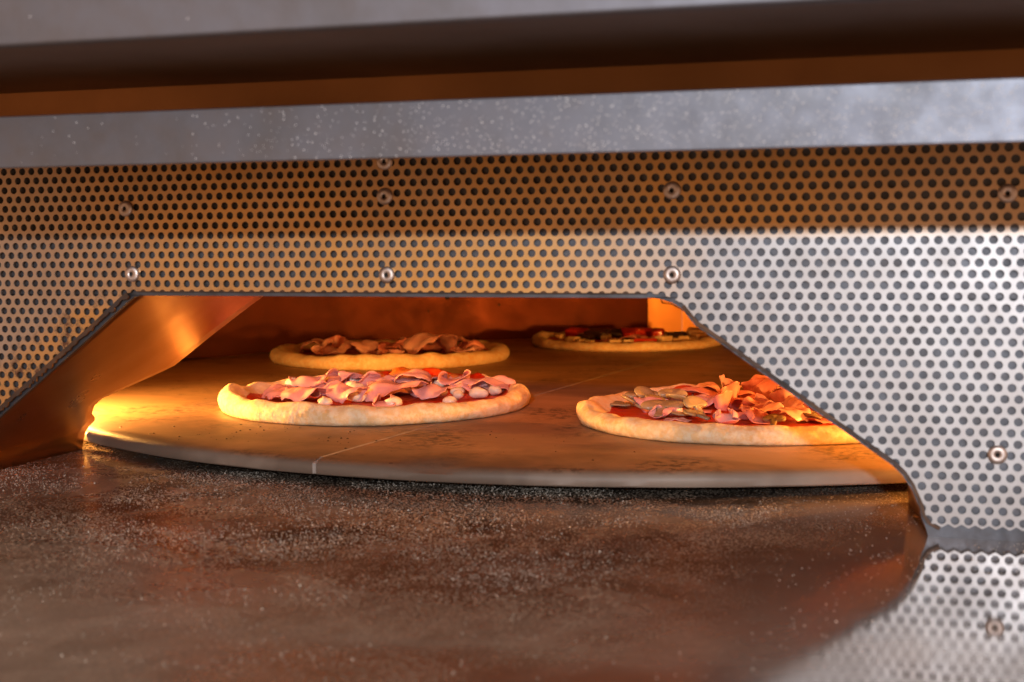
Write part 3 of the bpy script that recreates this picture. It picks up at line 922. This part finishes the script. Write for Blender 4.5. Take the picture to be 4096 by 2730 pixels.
for x, y, q, st, am in [(-142, 70, 30, 'fold', .8), (-112, 120, 36, 'petal', .7), (-92, 95, 58, 'arch', 1.0), (-75, 70, 48, 'fold', 1.), (-47, -10, 46, 'petal', 1.15), (-45, 30, 52, 'petal', 1.2), (-60, 150, 46, 'petal', 1.3), (-35, 72, 50, 'arch', 1),
                        (-2, -78, 46, 'fold', 1), (-22, -60, 34, 'petal', .7), (-5, 130, 66, 'arch', 1.2), (-30, 140, 46, 'petal', 1.1), (10, 120, 56, 'fold', 1.2), (25, 96, 60, 'arch', 1.3), (46, 75, 56, 'petal', 1.1), (20, 140, 50, 'arch', 1.),
                        (58, 28, 40, 'fold', 1.2), (20, 40, 56, 'petal', .9), (40, -10, 44, 'arch', 1.1), (70, -10, 34, 'petal', .8), (0, 0, 48, 'fold', 1.2), (14, -84, 26, 'petal', .7), (80, 70, 50, 'fold', 1.), (95, 30, 46, 'arch', 1), (-20, 20, 44, 'arch', 1.1)]:
    B.leaf('ham_slice', x*1.05+8, y, q*.98, rnd.choice([M_ham, M_ham3, M_ham2]), st, rnd, lift=rnd.uniform(0, 3), amp=am*(.58 if st == 'petal' else .8), rot=rnd.uniform(-1.4, 1.4), thick=1.0)
for x, y, q, st in [(100, -20, 44, 'fold'), (125, 10, 46, 'arch'), (130, 60, 44, 'fold'), (105, 100, 46, 'arch'), (70, -60, 36, 'flat'), (150, 30, 36, 'flat'), (60, 110, 44, 'petal'), (-120, 105, 34, 'fold'), (-70, -20, 34, 'flat')]:
    B.leaf('ham_slice', x, y, q, M_ham2, st, rnd, lift=rnd.uniform(0, 3), amp=.8, rot=rnd.uniform(-.8, 1.1), thick=1.0)

for x, y, q, st in [(-95, -60, 36, 'fold'), (-125, -15, 34, 'arch'), (-130, 50, 38, 'fold'), (-20, -100, 40, 'fold'), (-75, -95, 26, 'flat'), (-60, 45, 44, 'arch'), (45, -70, 40, 'arch'), (10, -30, 44, 'fold'), (90, -55, 40, 'fold'), (-80, 120, 44, 'arch')]:
    B.leaf('ham_slice', x, y, q, rnd.choice([M_ham, M_ham3]), st, rnd, lift=rnd.uniform(0, 3), amp=.9, rot=rnd.uniform(-1.2, 1.2), thick=1.0)
for x, y, q, rt in [(-135, 25, 34, 1.2), (-85, -25, 36, 2.6), (-110, 60, 36, .3), (-140, -30, 30, 1.9), (-60, -60, 32, .9), (120, -20, 34, 2.2)]:
    B.mushroom(x, y, q, rnd, lift=rnd.uniform(1, 5), rot=rt, tilt=rnd.uniform(.3, .7))

# back left: dark sauce and ham
C_ = Pizza('pizza', 'back left pizza with ragged ham over dark sauce, right behind the mozzarella one', -584, 1151.4, 202.5, 22, 14.7, 36, 1.0,
           lambda th: 6*math.sin(9*th), dents=[(200, 14, .1), (300, 22, .12), (95, 30, -.2)])
for x, y, q, st, am in [(-119, -28, 48, 'arch', 1), (-95, 0, 44, 'petal', .7), (-75, -50, 60, 'fold', 1.1), (-100, 60, 34, 'petal', .8), (-44, -13, 48, 'arch', .9), (2, -4, 46, 'fold', 1), (30, -60, 32, 'petal', .5), (65, 0, 66, 'arch', 1.3),
                        (46, 70, 50, 'fold', 1), (15, 80, 56, 'fold', 1), (76, 100, 46, 'arch', .8), (104, 60, 54, 'fold', .8), (3, -68, 36, 'fold', .8), (140, -19, 32, 'flat', 1), (-20, 60, 60, 'fold', .9), (120, 10, 40, 'fold', .8), (-140, 30, 40, 'flat', 1)]:
    C_.leaf('ham_slice', x*1.12, y, q*1.3, rnd.choice([M_ham, M_ham3, M_ham2]), st, rnd, lift=rnd.uniform(0, 2), amp=am*.85, thick=1.1)

# back right: peppers, aubergine, cheese
D = Pizza('pizza', 'back right pizza topped with red pepper strips, dark aubergine and pale cheese cubes', -265.5, 1552.6, 181.5, 17, 22.4, 32, .9,
          lambda th: 8*math.exp(-((math.degrees(th) % 360-205)/14)**2), dents=[(185, 14, .35), (0, 20, .2)])
for x, y, q, sz in [(-110, 60, 46, (1, .5, .45)), (-95, 85, 40, (1, .6, .45)), (0, 50, 70, (1, .32, .34)), (30, 78, 62, (1, .35, .36)), (60, -100, 44, (1, .5, .3)), (10, 20, 50, (1, .4, .34)), (50, 60, 40, (1, .5, .5))]:
    D.chunk('red_pepper_strip', x, y, q, M_pep, rnd, sz=sz)
for x, y, q in [(-61, 28, 50), (-40, 60, 44), (92, 45, 36), (107, 75, 36), (-75, -20, 34), (85, -40, 30), (20, 110, 44)]:
    D.chunk('aubergine_piece', x, y, q, M_auber, rnd, sz=(1, .6, .42))
for x, y, q in [(-135, 20, 17), (-84, -70, 22), (-45, -100, 17), (-37, 0, 18), (33, -115, 20), (10, -118, 22), (89, -64, 28), (117, -19, 21), (130, -3, 15), (-62, -92, 18), (105, -40, 18), (-100, -40, 16)]:
    D.chunk('cheese_cube', x, y, q, M_cheese, rnd, sz=(1, .8, .6))
for x, y, q in [(29, -55, 56), (-10, -66, 36), (61, -60, 42)]:
    D.leaf('ham_slice', x, y, q, M_ham2, 'arch', rnd, amp=.7)
for x, y, q in [(132, 50, 42), (140, 10, 30)]:
    D.chunk('browned_mushroom', x, y, q, M_brown, rnd, sz=(1, .7, .55))

# burnt crumbs and spilt sauce specks on the stone
rs = random.Random(8)
V, F = [], []
for i in range(110):
    if rs.random() < .6: x, y = rs.gauss(-330, 110), rs.gauss(255, 45)
    else: x, y = rs.uniform(-450, 280), rs.uniform(130, 420)
    if math.hypot(x-CX, y-CY) > DR-12 or math.hypot(x-135, y-491.7) < 212 or math.hypot(x+345, y-514) < 200: continue
    r_ = rs.choice([.5, .7, 1.0, 1.6]); b = len(V); a0 = rs.random()*6.28
    for k in range(5):
        q = r_*rs.uniform(.6, 1.2); V.append(at((x+q*math.cos(a0+1.257*k), y+q*math.sin(a0+1.257*k), ZT)))
    V.append(at((x, y, ZT+r_*.7)))
    F += [(b+k, b+(k+1) % 5, b+5) for k in range(5)]
cr = mesh_obj('burnt_crumb', V, F, M_ink, oven)
tag(cr, kind='stuff')
